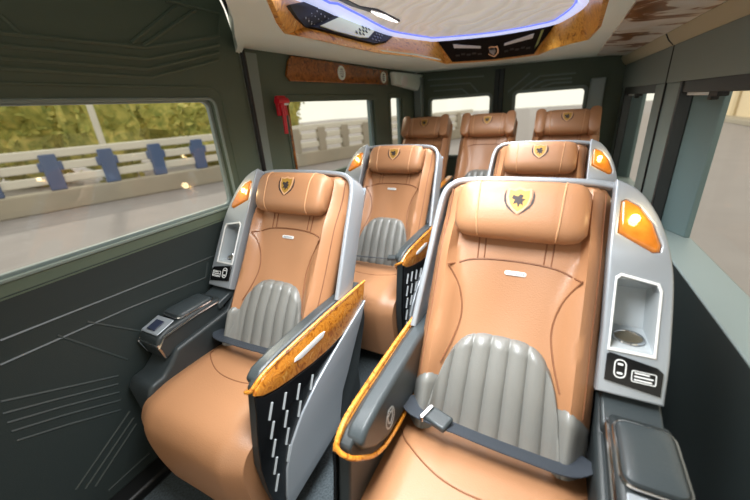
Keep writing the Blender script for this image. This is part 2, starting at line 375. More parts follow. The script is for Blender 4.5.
cv = obj('overhead_trim_panel', cove, MARBLE); tag(cv, 'long glossy brown and white marbled panel with painted white sheen overhead along the right side windows', 'ceiling panel')

# --- ceiling: flat cream border with an oval recess
bot_px = [(272, 0), (282, 24), (289, 34), (320, 40), (350, 47), (382, 53.5), (416, 57), (436, 61), (446, 64), (492, 61), (538, 55), (552, 49), (570, 44), (587, 40), (598, 27), (603, 0)]
top_px = [(303, 0), (318, 8), (334, 15), (352, 22), (370, 29), (388, 35), (412, 38.5), (425, 40), (438, 40.5), (495, 35), (551, 25), (566, 19), (576, 13), (583, 8), (588, 2), (589, 0)]
ZB, ZT = 1.68, 1.82
BOT = [at(x, y, z=ZB) for x, y in bot_px] + [V((.06, .9, ZB)), V((-.02, .35, ZB)), V((-.3, .12, ZB)), V((-.58, .3, ZB))]
TOP = [at(x, y, z=ZT) for x, y in top_px] + [V((.06, .9, ZT)), V((-.02, .33, ZT)), V((-.3, .10, ZT)), V((-.75, .35, ZT))]
TOP[0] = at(296, 0, z=ZT)
cen = V((-.45, 1.6, 0))
def outw(p, d):
    q = V((p.x, p.y, 0))-cen; q.normalize(); return p+q*d
soff = [(-1.46, 1.40), (-1.30, 1.27), (-1.15, 1.12), (-.94, .92), (-.80, .77), (-.70, .45), (-.70, -.8), (.56, -.8), (.40, YR), (-1.46, YR)]
bm = plate(soff, [[(outw(p, .018).x, outw(p, .018).y) for p in BOT]], .02, (0, 0, ZB+.02), (1, 0, 0), (0, 1, 0), 0)
for v in bm.verts:
    if v.co.x < -1.1: v.co.z += .04*min(1, (-1.1-v.co.x)/.3)
ceil = struct(obj('ceiling', bm, CREAM, angle=20))
bm = bmesh.new()
d1 = [(-1.46, 1.40), (-1.30, 1.27), (-1.15, 1.12), (-.94, .92), (-.80, .77), (-.70, .45), (-.70, -.8)]
for (xa, ya), (xb, yb) in zip(d1, d1[1:]): hexa(bm, [(xa, ya, 1.69), (xb, yb, 1.69), (xb+.02, yb+.02, 1.69), (xa+.02, ya+.02, 1.69)], [(xa, ya, 2.2), (xb, yb, 2.2), (xb+.02, yb+.02, 2.2), (xa+.02, ya+.02, 2.2)])
box(bm, -1.48, .7, -.8, YR+.06, 2.2, 2.22)
struct(obj('trim_17', bm, CREAM))

def shield(sc):
    return [(-.40*sc, .46*sc), (-.2*sc, .42*sc), (0, .5*sc), (.2*sc, .42*sc), (.40*sc, .46*sc), (.42*sc, .15*sc), (.34*sc, -.15*sc), (.18*sc, -.36*sc), (0, -.5*sc), (-.18*sc, -.36*sc), (-.34*sc, -.15*sc), (-.42*sc, .15*sc)]
# ceiling console: burl rim, black vent panels, light ring, rippled centre
con = thing('ceiling_console', 'oval burl wood framed ceiling console with black vent panels and bluish light ring', 'ceiling light', (-.45, 1.6, ZB))
def off(ps): return [p - con.location for p in ps]
def cobj(name, bm, m, parent=con, **k):
    bmesh.ops.translate(bm, verts=bm.verts[:], vec=-con.location)
    return obj(name, bm, m, parent, **k)
cen = V((-.45, 1.6, 0))
def outw(p, d):
    q = V((p.x, p.y, 0))-cen; q.normalize(); return p+q*d
n = len(BOT); bm = bmesh.new()
ls = []
for i in range(n):
    for f_ in (0, .25, .5, .75):
        lo = BOT[i].lerp(BOT[(i+1) % n], f_); hi = TOP[i].lerp(TOP[(i+1) % n], f_)
        ls.append([lo.lerp(hi, t/5) for t in range(6)]+[outw(hi, .03), outw(lo, .03)+V((0, 0, .004))])
ls.append(ls[0]); loft(bm, ls, False)
bmesh.ops.remove_doubles(bm, verts=bm.verts[:], dist=1e-5)
cobj('burl_rim', bm, BURLR, angle=50)
def on_rim(i, t, d=0):                   # i runs along the rim corners (fractional), t from lower to upper edge, d towards the room
    k = int(i); f_ = i-k
    lo = BOT[k].lerp(BOT[k+1], f_); hi = TOP[k].lerp(TOP[k+1], f_)
    N = (BOT[k+1]-BOT[k]+TOP[k+1]-TOP[k]).cross(hi-lo).normalized()
    if N.dot(V((cen.x-lo.x, cen.y-lo.y, 0))) < 0: N = -N
    return lo.lerp(hi, t)+N*d, N
def rim_strip(spec, d=.012, th=.016):
    b = bmesh.new(); rows = []
    for i, t0, t1 in spec:
        p, N = on_rim(i, t0, d); q, _ = on_rim(i, t1, d); rows.append([p, q, q-N*th, p-N*th])
    return loft(b, rows)
def frange(a, b, n_): return [a+(b-a)*k/n_ for k in range(n_+1)]
def tnear(i, i0, i1, w_): return 1-min(1, (i-i0)/w_, (i1-i)/w_)      # 1 at the slanted ends
def dot(i, t, d, r, n_=8, th=.003):
    b = bmesh.new(); p, N = on_rim(i, t, d); a = N.cross(V((0, 0, 1))).normalized(); c_ = N.cross(a)
    return hexa(b, [p+a*r*math.cos(2*math.pi*k/n_+.4)+c_*r*math.sin(2*math.pi*k/n_+.4) for k in range(n_)], [p-N*th+a*r*math.cos(2*math.pi*k/n_+.4)+c_*r*math.sin(2*math.pi*k/n_+.4) for k in range(n_)])
cobj('vent_panel', rim_strip([(.3, .30, 1.0), (1, .30, 1.0)]+[(i, .30, .99) for i in frange(1.3, 4.6, 11)]+[(5.0, .55, .99), (5.2, .97, .99)]), PANEL, angle=50)
cobj('pale_reflection', rim_strip([(2.35, .38, .90), (3, .34, .95), (4, .36, .95), (4.25, .45, .97)], .016, .006), mat('pale_reflection', (244, 250, 200), .3, coat=.5), angle=50)  # greenish reflection on the vent panel, painted as a pale plate
for k in range(12): cobj('speaker_hole', dot(1.15+.3*(k % 4)*.9, .45+.17*(k//4), .014, .006), SILV2)
for k in range(9): cobj('key', dot(3.66+.17*(k % 3), .52+.15*(k//3), .020, .0085, 4), DARK)
for k in range(9): cobj('button', dot(4.42+.13*(k % 3), .45+.15*(k//3), .015, .005), SILV)
cobj('rear_vent_panel', rim_strip([(8.0, .95, .97), (8.15, .12, .97)]+[(i, .12, .97) for i in frange(8.3, 9.8, 6)]+[(9.9, .12, .97), (10.3, .95, .97)]), PANEL, angle=50)
for i0, i1, t0, t1 in ((8.25, 8.75, .78, .62), (9.22, 9.75, .62, .80)):
    b = rim_strip([(i0, t0-.07*(t0 > t1), t0+.08), (i1, t1-.07*(t1 > t0), t1+.08)], .016, .004); cobj('vent_blade', b, WHITE)
for k in range(5):
    for i0 in (8.25, 9.25):
        b = rim_strip([(i0+.11*k, .36+.04*(k % 2), .43+.04*(k % 2)), (i0+.08+.11*k, .36+.04*(k % 2), .43+.04*(k % 2))], .015, .004); cobj('vent_slot', b, DARK)
pc, N = on_rim(9, .50, .026)
Ax = V((0, 0, 1)).cross(N).normalized(); Bx = N.cross(Ax)
cr_ = cobj('crest', plate(shield(.115), [shield(.085)], .006, pc, Ax, Bx), CHROME)
b = plate([(-.02, .03), (-.006, .012), (0, .022), (.006, .012), (.02, .03), (.022, .0), (.01, -.02), (.004, -.034), (-.004, -.034), (-.01, -.02), (-.022, 0)], [], .005, pc, Ax, Bx)
cobj('crest_figure', b, SILV)
cobj('green_reflector', rim_strip([(9.86, .35, .95), (10.02, .60, .95)], .015, .004), mat('green_reflector', (150, 176, 120), .25))
# light ring: flattened rounded frame just above the rim
rim = cr([p for p in TOP], 3, True)
def inset(p, d): return outw(p, -d)
b = bmesh.new(); rows = []
for p in rim:
    rows.append([inset(p, 0)+V((0, 0, -.004)), inset(p, .045)+V((0, 0, -.012)), inset(p, .085)+V((0, 0, .002)), inset(p, .09)+V((0, 0, .02)), inset(p, 0)+V((0, 0, .02))])
rows.append(rows[0]); loft(b, rows, False); bmesh.ops.remove_doubles(b, verts=b.verts[:], dist=1e-5)
cobj('light_ring', b, RING, angle=60)
b = bmesh.new(); tube(b, [inset(p, .092)+V((0, 0, .004)) for p in rim], .005, 6, True); cobj('blue_light_strip', b, RINGB)
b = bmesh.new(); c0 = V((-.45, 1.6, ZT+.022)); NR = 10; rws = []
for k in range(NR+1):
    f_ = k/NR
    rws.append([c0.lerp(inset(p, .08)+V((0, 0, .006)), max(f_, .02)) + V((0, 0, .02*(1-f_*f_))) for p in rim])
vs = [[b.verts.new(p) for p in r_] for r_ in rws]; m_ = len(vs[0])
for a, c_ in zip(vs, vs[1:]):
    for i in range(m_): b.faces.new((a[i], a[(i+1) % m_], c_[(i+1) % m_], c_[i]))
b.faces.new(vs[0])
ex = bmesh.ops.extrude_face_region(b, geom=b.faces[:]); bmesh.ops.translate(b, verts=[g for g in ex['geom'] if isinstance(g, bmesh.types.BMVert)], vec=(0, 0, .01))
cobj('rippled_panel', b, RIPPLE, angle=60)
# dark slot with white lamp in the ceiling's left part
def cz(px, py, z=1.828): return at(px, py, z=z)
b = bmesh.new(); prism(b, [cz(346, 0), cz(360, 7), cz(378, 11), cz(400, 22), cz(392, 21), cz(372, 13), cz(350, 6), cz(338, 0)], (0, 0, .012)); cobj('lamp_slot', b, mat('navy_slot', (30, 36, 66), .3))
b = bmesh.new(); prism(b, [cz(371, 11), cz(386, 15), cz(398, 22), cz(390, 20), cz(377, 15)], (0, 0, -.004)); cobj('slot_lamp', b, LAMPW)

# --- burl panel with round vents on the left wall
def lw(px, py, d=0): p = at(px, py, x=XB+.02+d); return (p.y, p.z)
pan = thing('side_trim_panel', 'dark burl wood strip with two round vents above the left rear side window', 'wall trim', (XB+.02, 2.3, 1.62))
L0 = V(pan.location)
def pobj(name, bm, m, par=pan, **k):
    bmesh.ops.translate(bm, verts=bm.verts[:], vec=-L0); return obj(name, bm, m, par, **k)
a, b_, c_, d_ = lw(288, 55), lw(388, 71), lw(388, 85), lw(288, 81)
ol = [(a[0], a[1]-.03), (a[0]+.03, a[1]), (b_[0], b_[1]), (c_[0]+.0, c_[1]), (d_[0]+.03, d_[1]), (d_[0], d_[1]+.03)]
pobj('burl_panel', plate(ol, [], .018, (XB+.02, 0, 0), (0, 1, 0), (0, 0, 1), .004), BURLD)
for px, py in ((341, 73), (383, 77.5)):
    y, z = lw(px, py)
    b = plate([(y+.045*math.cos(t*math.pi/10), z+.045*math.sin(t*math.pi/10)) for t in range(20)], [[(y+.03*math.cos(t*math.pi/10), z+.03*math.sin(t*math.pi/10)) for t in range(20)]], .012, (XB+.03, 0, 0), (0, 1, 0), (0, 0, 1), .003)
    v_ = pobj('round_vent', b, CREAM)
    b = plate([(y+.03*math.cos(t*math.pi/10), z+.03*math.sin(t*math.pi/10)) for t in range(20)], [], .006, (XB+.026, 0, 0), (0, 1, 0), (0, 0, 1))
    o = pobj('vent_disc', b, SILV if px < 360 else DARK, v_)
    b = bmesh.new()
    for k in (-1, 0, 1): box(b, XB+.026, XB+.030, y-.024, y+.024, z+k*.013-.003, z+k*.013+.003)
    pobj('vent_louvre', b, CREAM, v_)
# cream end cap with a round lamp
cap = thing('corner_light', 'cream moulded end cap with a round lamp in the left rear top corner', 'light', (XB+.02, 3.35, 1.62))
L0 = V(cap.location)
a, b_, c_, d_ = lw(390, 72), lw(419, 75), lw(414, 91), lw(392, 85)
prof = [a, b_, c_, d_]
bm = plate(prof, [], .07, (XB+.075, 0, 0), (0, 1, 0), (0, 0, 1), .02)
pobj('cap_body', bm, CREAM, cap)
y, z = lw(404, 81, .055)
bm = plate([(y+.065*math.cos(t*math.pi/10), z+.05*math.sin(t*math.pi/10)) for t in range(20)], [], .02, (XB+.09, 0, 0), (0, 1, 0), (0, 0, 1), .006)
pobj('round_lamp', bm, WHITE, cap)

# --- red emergency hammer on the left wall
hl = at(283, 101, x=XL+.03)
hm = thing('emergency_hammer', 'small red emergency hammer clipped to the left wall beside the window', 'hammer', hl)
bm = bmesh.new(); tube(bm, [(0, -.052, .0), (0, .03, .0)], .018, 10); tube(bm, [(0, .028, 0), (0, .05, 0)], lambda t: .014-.009*t, 8); obj('hammer_head', bm, RED, hm)
bm = bmesh.new(); tube(bm, [(0, -.012, -.01), (.004, -.012, -.08), (0, -.012, -.17)], .0115, 8); obj('handle', bm, RED, hm)
bm = bmesh.new(); box(bm, -.03, -.006, -.035, .035, -.075, .028); obj('holder', bm, RED, hm, bevel=.006)
bm = bmesh.new(); box(bm, -.006, .013, -.005, .032, -.022, .004); obj('white_clip', bm, WHITE, hm, bevel=.003)

# ============================================================ seats
TY, TZ = .5145, .8575
def B(u, v, d=0): return V((u, -.354+v*TY-d*TZ, .47+v*TZ+d*TY))
def dfront(u, v):
    a = abs(u)
    bol = .040*sm(.125+.05*sm(.42, .56, v)+.03*(1-sm(.15, .3, v)), .190, a)*(1-sm(.55, .70, v)*.6)
    edge = -.062*sm(.195, .25, a)
    return .012+bol+edge-.012*math.exp(-((v-.42)/.15)**2)*(1-sm(0, .13, a))+.012*math.exp(-((v-.18)/.12)**2)
def strip_line(b, fn, pts, r=.0022, lift=.001):
    tube(b, [fn(u, v, dfront(u, v)+lift) for u, v in pts], r, 5)
def make_back(root, m, hw=.245, top=.80, thick=.11):
    bm = bmesh.new()
    def half(v): return hw*(1-.02*sm(.5, .8, v))*(1-.10*sm(.76, .80, v))
    slab(bm, lambda s, t: B(m*half(top*t)*(2*s-1), top*t, dfront((2*s-1)*.245, top*t)*(1-sm(.96, 1, t)*1.0)-.02*sm(.97, 1, t)),
             lambda s, t: B(m*half(top*t)*(2*s-1)*.97, top*t, -thick+.05*abs(2*s-1)**4), 28, 26)
    obj('backrest', bm, TAN, root, angle=50)
    # seams
    b = bmesh.new()
    BU = lambda u, v, d: B(m*u, v, d)
    strip_line(b, BU, cr([(-.185, .505), (-.12, .535), (-.0, .545), (.12, .535), (.185, .505)], 5), .003)
    for s in (-1, 1):
        strip_line(b, BU, cr([(s*.185, .505), (s*.145, .44), (s*.128, .36), (s*.14, .28), (s*.165, .2)], 5), .003)
        strip_line(b, BU, [(s*.085, .545), (s*.088, .62)], .0022); strip_line(b, BU, [(s*.105, .54), (s*.108, .62)], .0022)
        strip_line(b, BU, cr([(s*.222, .77), (s*.224, .6), (s*.224, .4), (s*.224, .15)], 4), .0022)
    for f in b.faces: pass
    obj('backrest_seams', b, TAN_D, root)
def make_lumbar(root, m, n=7):
    bm = bmesh.new()
    def vt(s): return max(.03, .318*(1-abs(s)**3.8)**.5)
    def F(si, t):
        s = 2*si-1; u = .195*s*(1-.09*t); vv = vt(s)*t
        edge = min(1, (1-abs(s))/.06, (1-t)*vt(s)/.018+.0)
        ple = abs(math.cos(math.pi*n*(s+1)/2+math.pi/2))**.55
        return B(m*u, vv, dfront(u, vv)+.004+(.006+.011*ple)*max(0, edge)**.6-.008*(1-max(0, min(1, edge))))
    def G(si, t):
        s = 2*si-1; u = .195*s*(1-.09*t); vv = vt(s)*t; return B(m*u*.97, vv*.99, dfront(u, vv)-.02)
    slab(bm, F, G, 84, 14); obj('lumbar_panel', bm, GREY, root, angle=60)
    for s in (-1, 1):
        bm = bmesh.new()
        def F2(a, t):
            u = .150+.097*a; top = .165-.045*a+.02*math.sin(a*3); vv = top*t
            e = min(1, a/.12+.15, (1-a)/.1, (1-t)/.12)
            return B(m*s*u, vv, dfront(u, vv)+.002+.010*max(0, e)**.5-.006*(1-max(0, e)))
        def G2(a, t):
            u = .152+.093*a; return B(m*s*u, (.160-.04*a)*t*.98, dfront(u, .1)-.02)
        slab(bm, F2, G2, 10, 10); obj('side_pad', bm, GREY, root, angle=60)
def crest_on(root, m, hv, d, sc=.074):
    A = V((1, 0, 0)); Bv = V((0, TY, TZ))
    O = B(0, hv, d)
    e = obj('crest', plate(shield(sc*1.08), [shield(sc*.90)], .004, O, A, Bv), TAN_L, root)
    b = plate(shield(sc*.90), [], .003, O, A, Bv); obj('gold_field', b, GOLD, e)
    b = plate([(x*sc, y*sc) for x, y in [(-.22, .22), (-.05, .16), (.04, .26), (.16, .2), (.10, .08), (.24, .06), (.14, -.04), (.18, -.2), (.06, -.12), (0, -.28), (-.06, -.1), (-.2, -.16), (-.14, .02), (-.26, .08)]], [], .004, O+V((0, -.001, .0005)), A, Bv)
    obj('crest_figure', b, THREAD, e)
    for s in (-1, 1):
        ol = [(s*.50, .42), (s*.56, .2), (s*.54, -.05), (s*.42, -.28), (s*.22, -.45), (s*.04, -.58), (s*.24, -.36), (s*.42, -.16), (s*.49, .1)]
        b = plate([(x*sc, y*sc) for x, y in ol], [], .003, O, A, Bv); obj('crest_wing', b, THREAD, e)
def make_headrest(root, m, hu=.182, hv=.692, half=.090, d0=.046, dep=.046):
    bm = bmesh.new(); loops = []; N = 26
    for i in range(N+1):
        s = -1+2*i/N; k = max(.0, 1-abs(s)**7)**.4; k = max(k, .25)
        lp = []
        for q in range(28):
            a = 2*math.pi*q/28; ca, sa = math.cos(a), math.sin(a)
            x = abs(ca)**.62*math.copysign(1, ca); y = abs(sa)**.8*math.copysign(1, sa)
            seam = 1-.02*math.exp(-((abs(s)*hu-.113)/.006)**2)
            lp.append(B(m*s*hu, hv+half*(.55+.45*k)*x*seam, d0+dep*(.45+.55*k)*y*seam*(1+.10*(1-s*s))))
        loops.append(lp)
    loft(bm, loops); h = obj('headrest', bm, TAN, root, angle=60)
    for s in (-1, 1):
        b = bmesh.new(); pts = []
        for q in range(1, 14):
            a = math.pi*q/14; ca, sa = math.cos(a), math.sin(a); x = abs(ca)**.62*math.copysign(1, ca); y = abs(sa)**.8
            pts.append(B(m*s*(.113+.006*ca), hv+half*x*.985, d0+dep*y*(1+.10*(1-.33))*.985))
        tube(b, pts, .0024, 5); obj('headrest_seam', b, TAN_L, h)
    crest_on(h, m, hv+.018, d0+dep*1.10+.001)
    return h
def cushion_mesh(m, hw, path):
    loops = []; P = cr([(0, a, b_) for a, b_ in path], 4)
    for i, p in enumerate(P):
        a = P[max(0, i-1)]; c_ = P[min(len(P)-1, i+1)]; T = (c_-a).normalized(); N = V((0, T.z, -T.y))
        if N.z < 0 and i < 4: N = -N
        N = V((0, T.z, -T.y)); N = N if (N.z > 0 or N.y < 0) else -N
        lp = []; th = .13
        for k in range(17):
            s = -1+2*k/16; lp.append(p+V((m*hw*s, 0, 0))+N*(-.030*sm(.72, 1, abs(s))-.004*(1-s*s)))
        lp.append(p+V((m*hw*.99, 0, 0))-N*th); lp.append(p+V((-m*hw*.99, 0, 0))-N*th)
        loops.append(lp)
    return loft(bmesh.new(), loops)
SEATN = 0
def make_captain(m, label, loc):
    root = thing('captain_seat', label, 'seat', loc, 'captain seats of the two front rows')
    X = lambda u: m*u
    make_back(root, m); make_lumbar(root, m); make_headrest(root, m)
    # cushion with front roll and calf apron
    bm = cushion_mesh(m, .262, [(-.30, .478), (-.38, .495), (-.48, .500), (-.58, .502), (-.66, .498), (-.735, .476), (-.775, .425), (-.785, .36), (-.775, .25), (-.75, .12)])
    cu = obj('cushion', bm, TAN, root, angle=60)
    b = bmesh.new()
    arc = cr([(-.255, -.40), (-.20, -.47), (-.10, -.52), (0, -.535), (.10, -.52), (.20, -.47), (.255, -.40)], 5)
    def ct(y): return .474+.016*sm(-.42, -.62, y)-.0035*0
    ctop = lambda u, y: (.4975+.004*min(1, max(0, (-y-.42)/.16)))-.030*sm(.72, 1, abs(u)/.262)-.004*(1-(u/.262)**2)
    tube(b, [(m*p.x, p.y, ctop(p.x, p.y)+.001) for p in [V((a_.x, a_.y, 0)) for a_ in cr([(x, y, 0) for x, y in [(-.25, -.41), (-.20, -.47), (-.10, -.525), (0, -.54), (.10, -.525), (.20, -.47), (.25, -.41)]], 5)]], .0026, 5)
    obj('cushion_seam', b, TAN_D, cu)
    # label tag
    O = B(X(.012), .507, dfront(0, .507)+.004); A = V((1, 0, 0)); Bv = V((0, TY, TZ))
    t_ = obj('name_tag', plate(rr(.062, .014, .006), [], .004, O, A, Bv, .001), WHITE, root)
    b = bmesh.new()
    for k in range(8): q = O+V((-.022+.0062*k, -.0008, .0004)); prism(b, [q, q+V((.003, 0, 0)), q+Bv*.006+V((.003, 0, 0)), q+Bv*.006], V((0, -.001, .0006)))
    bmesh.ops.translate(b, verts=b.verts[:], vec=-Bv*.003); b_ = obj('tag_lettering', b, SILV, t_)
    # ---- shell frame
    SH = lambda u, v, d: B(X(u), v, d)
    path = cr([(-.284, .285), (-.276, .42), (-.268, .55), (-.262, .67), (-.252, .75), (-.225, .788), (-.17, .803), (0, .808), (.17, .806), (.25, .795)], 5)
    loops = []
    for i, p in enumerate(path):
        a = path[max(0, i-1)]; c_ = path[min(len(path)-1, i+1)]; T = (V((c_[0], c_[1], 0))-V((a[0], a[1], 0))).normalized(); nx, ny = T.y, -T.x
        lp = []
        for w_, d_ in rr(.020, .11, .008, 3):
            lp.append(SH(p[0]-nx*w_, p[1]-ny*w_, -.052+d_))
        loops.append(lp)
    path2 = path
    obj('shell_frame', loft(bmesh.new(), loops), SILV, root, angle=50)
    # rear cover
    bm = bmesh.new(); slab(bm, lambda s, t: SH(-.26+.52*s, .05+.73*t, -.112), lambda s, t: SH(-.25+.50*s, .05+.72*t, -.14-.02*math.sin(math.pi*s)), 8, 8)
    obj('rear_cover', bm, SILV, root)
    # ---- outer wing plate with recess opening
    wing = [(.243, .235), (.383, .235), (.386, .34), (.383, .46)] + [(a_.x, a_.y) for a_ in cr([(.383, .46, 0), (.376, .56, 0), (.355, .65, 0), (.325, .72, 0), (.285, .772, 0), (.235, .80, 0)], 4)][1:] + [(.236, .6), (.243, .4)]
    rec = [(.262, .350), (.352, .350), (.352, .505), (.345, .522), (.27, .535), (.262, .525)]
    lam = [(.252, .650), (.330, .605), (.344, .608), (.346, .625), (.325, .680), (.292, .725), (.262, .742), (.252, .735)]
    def mir(lp): return [(m*x, y) for x, y in lp]
    Bo = lambda d: B(0, 0, d)
    A = V((1, 0, 0)); Bv = V((0, TY, TZ))
    obj('wing_shell', plate(mir(wing), [mir(rec), mir(lam)], .055, Bo(.050), A, Bv, .006), SILV, root, angle=40)
    bm = bmesh.new()
    slab(bm, lambda s, t: SH(.365+.02*s*(1-t)-.10*max(0, t-.72)/.28*1.15, .235+.52*t, 0.04-.02*s), lambda s, t: SH(.360+.02*s*(1-t)-.10*max(0, t-.72)/.28*1.15, .235+.52*t, -.13), 2, 10)
    obj('wing_side', bm, SILV, root, angle=40)
    # recess tray
    bm = bmesh.new()
    q = [(.262, .350), (.352, .350), (.352, .530), (.262, .530)]
    ring = [[SH(u, v, .045) for u, v in q], [SH(.266 if u < .3 else .349, v+(.0 if v < .4 else -.01), -.06) for u, v in q]]
    ring2 = [[SH(u+(.004 if u > .3 else -.004), v+(.004 if v > .4 else -.004), .045) for u, v in q], [SH(.262 if u < .3 else .353, v+(.004 if v > .4 else -.004), -.066) for u, v in q]]
    fr = [bm.verts.new(p) for p in ring[0]]; bk = [bm.verts.new(p) for p in ring[1]]; fo = [bm.verts.new(p) for p in ring2[0]]; bo = [bm.verts.new(p) for p in ring2[1]]
    for i in range(4):
        j = (i+1) % 4
        bm.faces.new((fr[i], fr[j], bk[j], bk[i])); bm.faces.new((fo[i], fo[j], bo[j], bo[i])); bm.faces.new((fr[i], fr[j], fo[j], fo[i]))
    bm.faces.new(bk); bm.faces.new(bo)
    tr = obj('storage_recess', bm, SILV2, root, angle=30)
    obj('shelf', hexa(bmesh.new(), [SH(.262, .352, .044), SH(.352, .352, .044), SH(.350, .410, -.055), (SH(.264, .410, -.055))], [SH(.262, .345, .044), SH(.352, .345, .044), SH(.350, .402, -.058), SH(.264, .402, -.058)]), SILV2, tr)
    obj('recess_border', plate(mir([(.257, .342), (.358, .342), (.358, .510), (.350, .528), (.268, .543), (.257, .532)]), [mir(rec)], .006, Bo(.054), A, Bv, .002), WHITE, tr)
    # cup holder: horizontal ring at the foot of the recess
    cc = SH(.307, .3815, .002)
    bm = bmesh.new(); tube(bm, [cc+V((.034*math.cos(t*math.pi/12), .030*math.sin(t*math.pi/12), 0)) for t in range(24)], .004, 6, True); ch = obj('cup_holder', bm, CHROME, tr)
    bm = bmesh.new(); loft(bm, [[cc+V((r_*math.cos(t*math.pi/12), r_*.9*math.sin(t*math.pi/12), z)) for t in range(24)] for r_, z in ((.034, .001), (.030, .0015), (.022, .002), (.003, .0022))])
    obj('cup_well', bm, mat('brushed_well', (150, 140, 120), .3, metal=.8), ch)
    # lamp
    lens = [(x*1.0, y) for x, y in lam]
    lo = obj('reading_lamp', plate(mir(lens), [], .03, Bo(.055), A, Bv, .009), AMBER, root, angle=60)
    bm = bmesh.new(); bmesh.ops.create_uvsphere(bm, u_segments=12, v_segments=8, radius=.0115); bmesh.ops.translate(bm, verts=bm.verts[:], vec=SH(.285, .690, .054)); obj('lamp_bulb', bm, BULB, lo)
    ll = bpy.data.lights.new('lamp_glow', 'POINT'); ll.energy = .22; ll.color = (1, .72, .36); ll.shadow_soft_size = .015
    lg = bpy.data.objects.new('lamp_glow', ll); lg.location = SH(.285, .690, .085); lg.parent = lo; COL.objects.link(lg)
    # switch panel
    sp = obj('switch_panel', plate(mir([(.257, .268), (.372, .256), (.374, .312), (.362, .322), (.262, .338), (.257, .332)]), [], .008, Bo(.056), A, Bv, .002), GLOSS, root)
    b = plate([(m*.287+x, .302+y) for x, y in rr(.026, .046, .012)], [[(m*.287+x, .302+y) for x, y in rr(.021, .041, .010)]], .002, Bo(.058), A, Bv)
    for dx, dy in ((0, .011), (0, -.011)):
        join(b, plate([(m*.287+x+dx, .302+y+dy) for x, y in rr(.012, .005, .002)], [], .002, Bo(.058), A, Bv))
    obj('usb_socket', b, WHITE, sp)
    b = plate([(m*.336+x, .292+y) for x, y in rr(.050, .028, .004)], [[(m*.336+x, .292+y) for x, y in rr(.046, .024, .003)]], .002, Bo(.058), A, Bv)
    for k, (l_, x0) in enumerate(((.030, -.004), (.038, 0), (.036, -.001))):
        join(b, plate([(m*.336+x+x0, .292+y+.008-.008*k) for x, y in rr(l_, .0035, .001)], [], .002, Bo(.058), A, Bv))
    obj('switch_buttons', b, WHITE, sp)
    # ---- outer console arm
    def prof(pts, u0, u1): return hexa(bmesh.new(), [(X(u0), y, z) for y, z in pts], [(X(u1), y, z) for y, z in pts])
    obj('console', prof([(-.06, .06), (-.06, .58), (-.20, .655), (-.235, .672), (-.30, .60), (-.56, .575), (-.60, .53), (-.64, .50), (-.69, .495), (-.71, .46), (-.68, .06)], .252, .392), DARK, root, bevel=.014, seg=3)
    obj('console_slope', prof([(-.215, .668), (-.235, .682), (-.335, .655), (-.335, .62)], .258, .385), BLK, root, bevel=.006)
    ar = obj('console_box', prof([(-.30, .575), (-.30, .662), (-.34, .672), (-.56, .664), (-.605, .645), (-.618, .61), (-.60, .545), (-.55, .555)], .272, .398), DARK, root, bevel=.012, seg=3)
    obj('console_lid', loft(bmesh.new(), [[(X(.336+x*k), -.418+y*k, z) for x, y in rr(.108, .165, .022)] for z, k in ((.655, 1), (.674, 1), (.682, .97), (.686, .85), (.688, .5))]), BLK, root, angle=50)
    lidr = bmesh.new(); tube(lidr, [(X(.336+x), -.418+y, .672) for x, y in rr(.116, .173, .026)], .0045, 6, True); obj('lid_trim', lidr, CHROME, ar)
    b = bmesh.new(); tube(b, [(X(.270), -.31, .655), (X(.268), -.45, .655), (X(.268), -.585, .643), (X(.270), -.612, .610), (X(.275), -.598, .555)], .005, 6)
    tube(b, [(X(.270), -.612, .618), (X(.396), -.612, .618)], .005, 6); tube(b, [(X(.396), -.585, .648), (X(.398), -.615, .612), (X(.396), -.598, .555)], .0045, 6); obj('console_piping', b, CHROME, ar)
    b = bmesh.new(); prism(b, [(X(.283), -.525, .672), (X(.388), -.525, .672), (X(.388), -.60, .652), (X(.283), -.60, .652)], (0, .004, .006)); pn = obj('control_panel', b, SILV, ar, bevel=.003)
    b = bmesh.new(); prism(b, [(X(.31), -.545, .6755), (X(.36), -.545, .6755), (X(.36), -.59, .663), (X(.31), -.59, .663)], (0, .001, .004)); obj('control_screen', b, mat('navy_screen', (44, 50, 70), .25), pn, bevel=.002)
    # ---- inner arm
    arm = [(-.02, .70), (-.30, .706), (-.55, .700), (-.63, .690), (-.664, .672), (-.672, .63), (-.695, .50), (-.71, .40), (-.705, .30), (-.68, .12), (-.30, .12), (-.12, .30), (-.02, .52)]
    obj('inner_arm', prof(arm, -.262, -.296), DARK, root, bevel=.006)
    pad = [(y, z) for y, z in [(-.03, .708), (-.30, .716), (-.54, .712), (-.62, .702), (-.650, .680), (-.642, .655), (-.59, .600), (-.52, .560), (-.40, .545), (-.03, .545)]]
    obj('arm_pad', prof(pad, -.238, -.289), BLK, root, bevel=.012, seg=3)
    b = bmesh.new()
    tube(b, cr([(X(-.302), -.01, .705), (X(-.302), -.30, .712), (X(-.302), -.55, .708), (X(-.300), -.635, .698), (X(-.292), -.674, .674), (X(-.262), -.672, .655), (X(-.244), -.645, .632), (X(-.240), -.59, .580), (X(-.240), -.52, .546), (X(-.240), -.40, .533), (X(-.240), -.05, .530)], 4), .0065, 8)
    wd = obj('wood_rim', b, BURL, root)
    # burl band on the aisle side
    Oa = V((X(-.306), 0, 0)); Aa = V((0, -m, 0)) if m > 0 else V((0, 1, 0))
    Ay = V((0, -1, 0)) if m > 0 else V((0, 1, 0)); sg = -1 if m > 0 else 1       # outward normal is A x B = -m in x
    yz = lambda pts: [(sg*y, z) for y, z in pts]
    band = [(-.015, .700), (-.30, .706), (-.55, .702), (-.63, .694), (-.670, .675), (-.676, .660), (-.650, .638), (-.60, .618), (-.53, .600), (-.42, .578), (-.32, .566), (-.22, .566), (-.12, .590), (-.04, .625)]
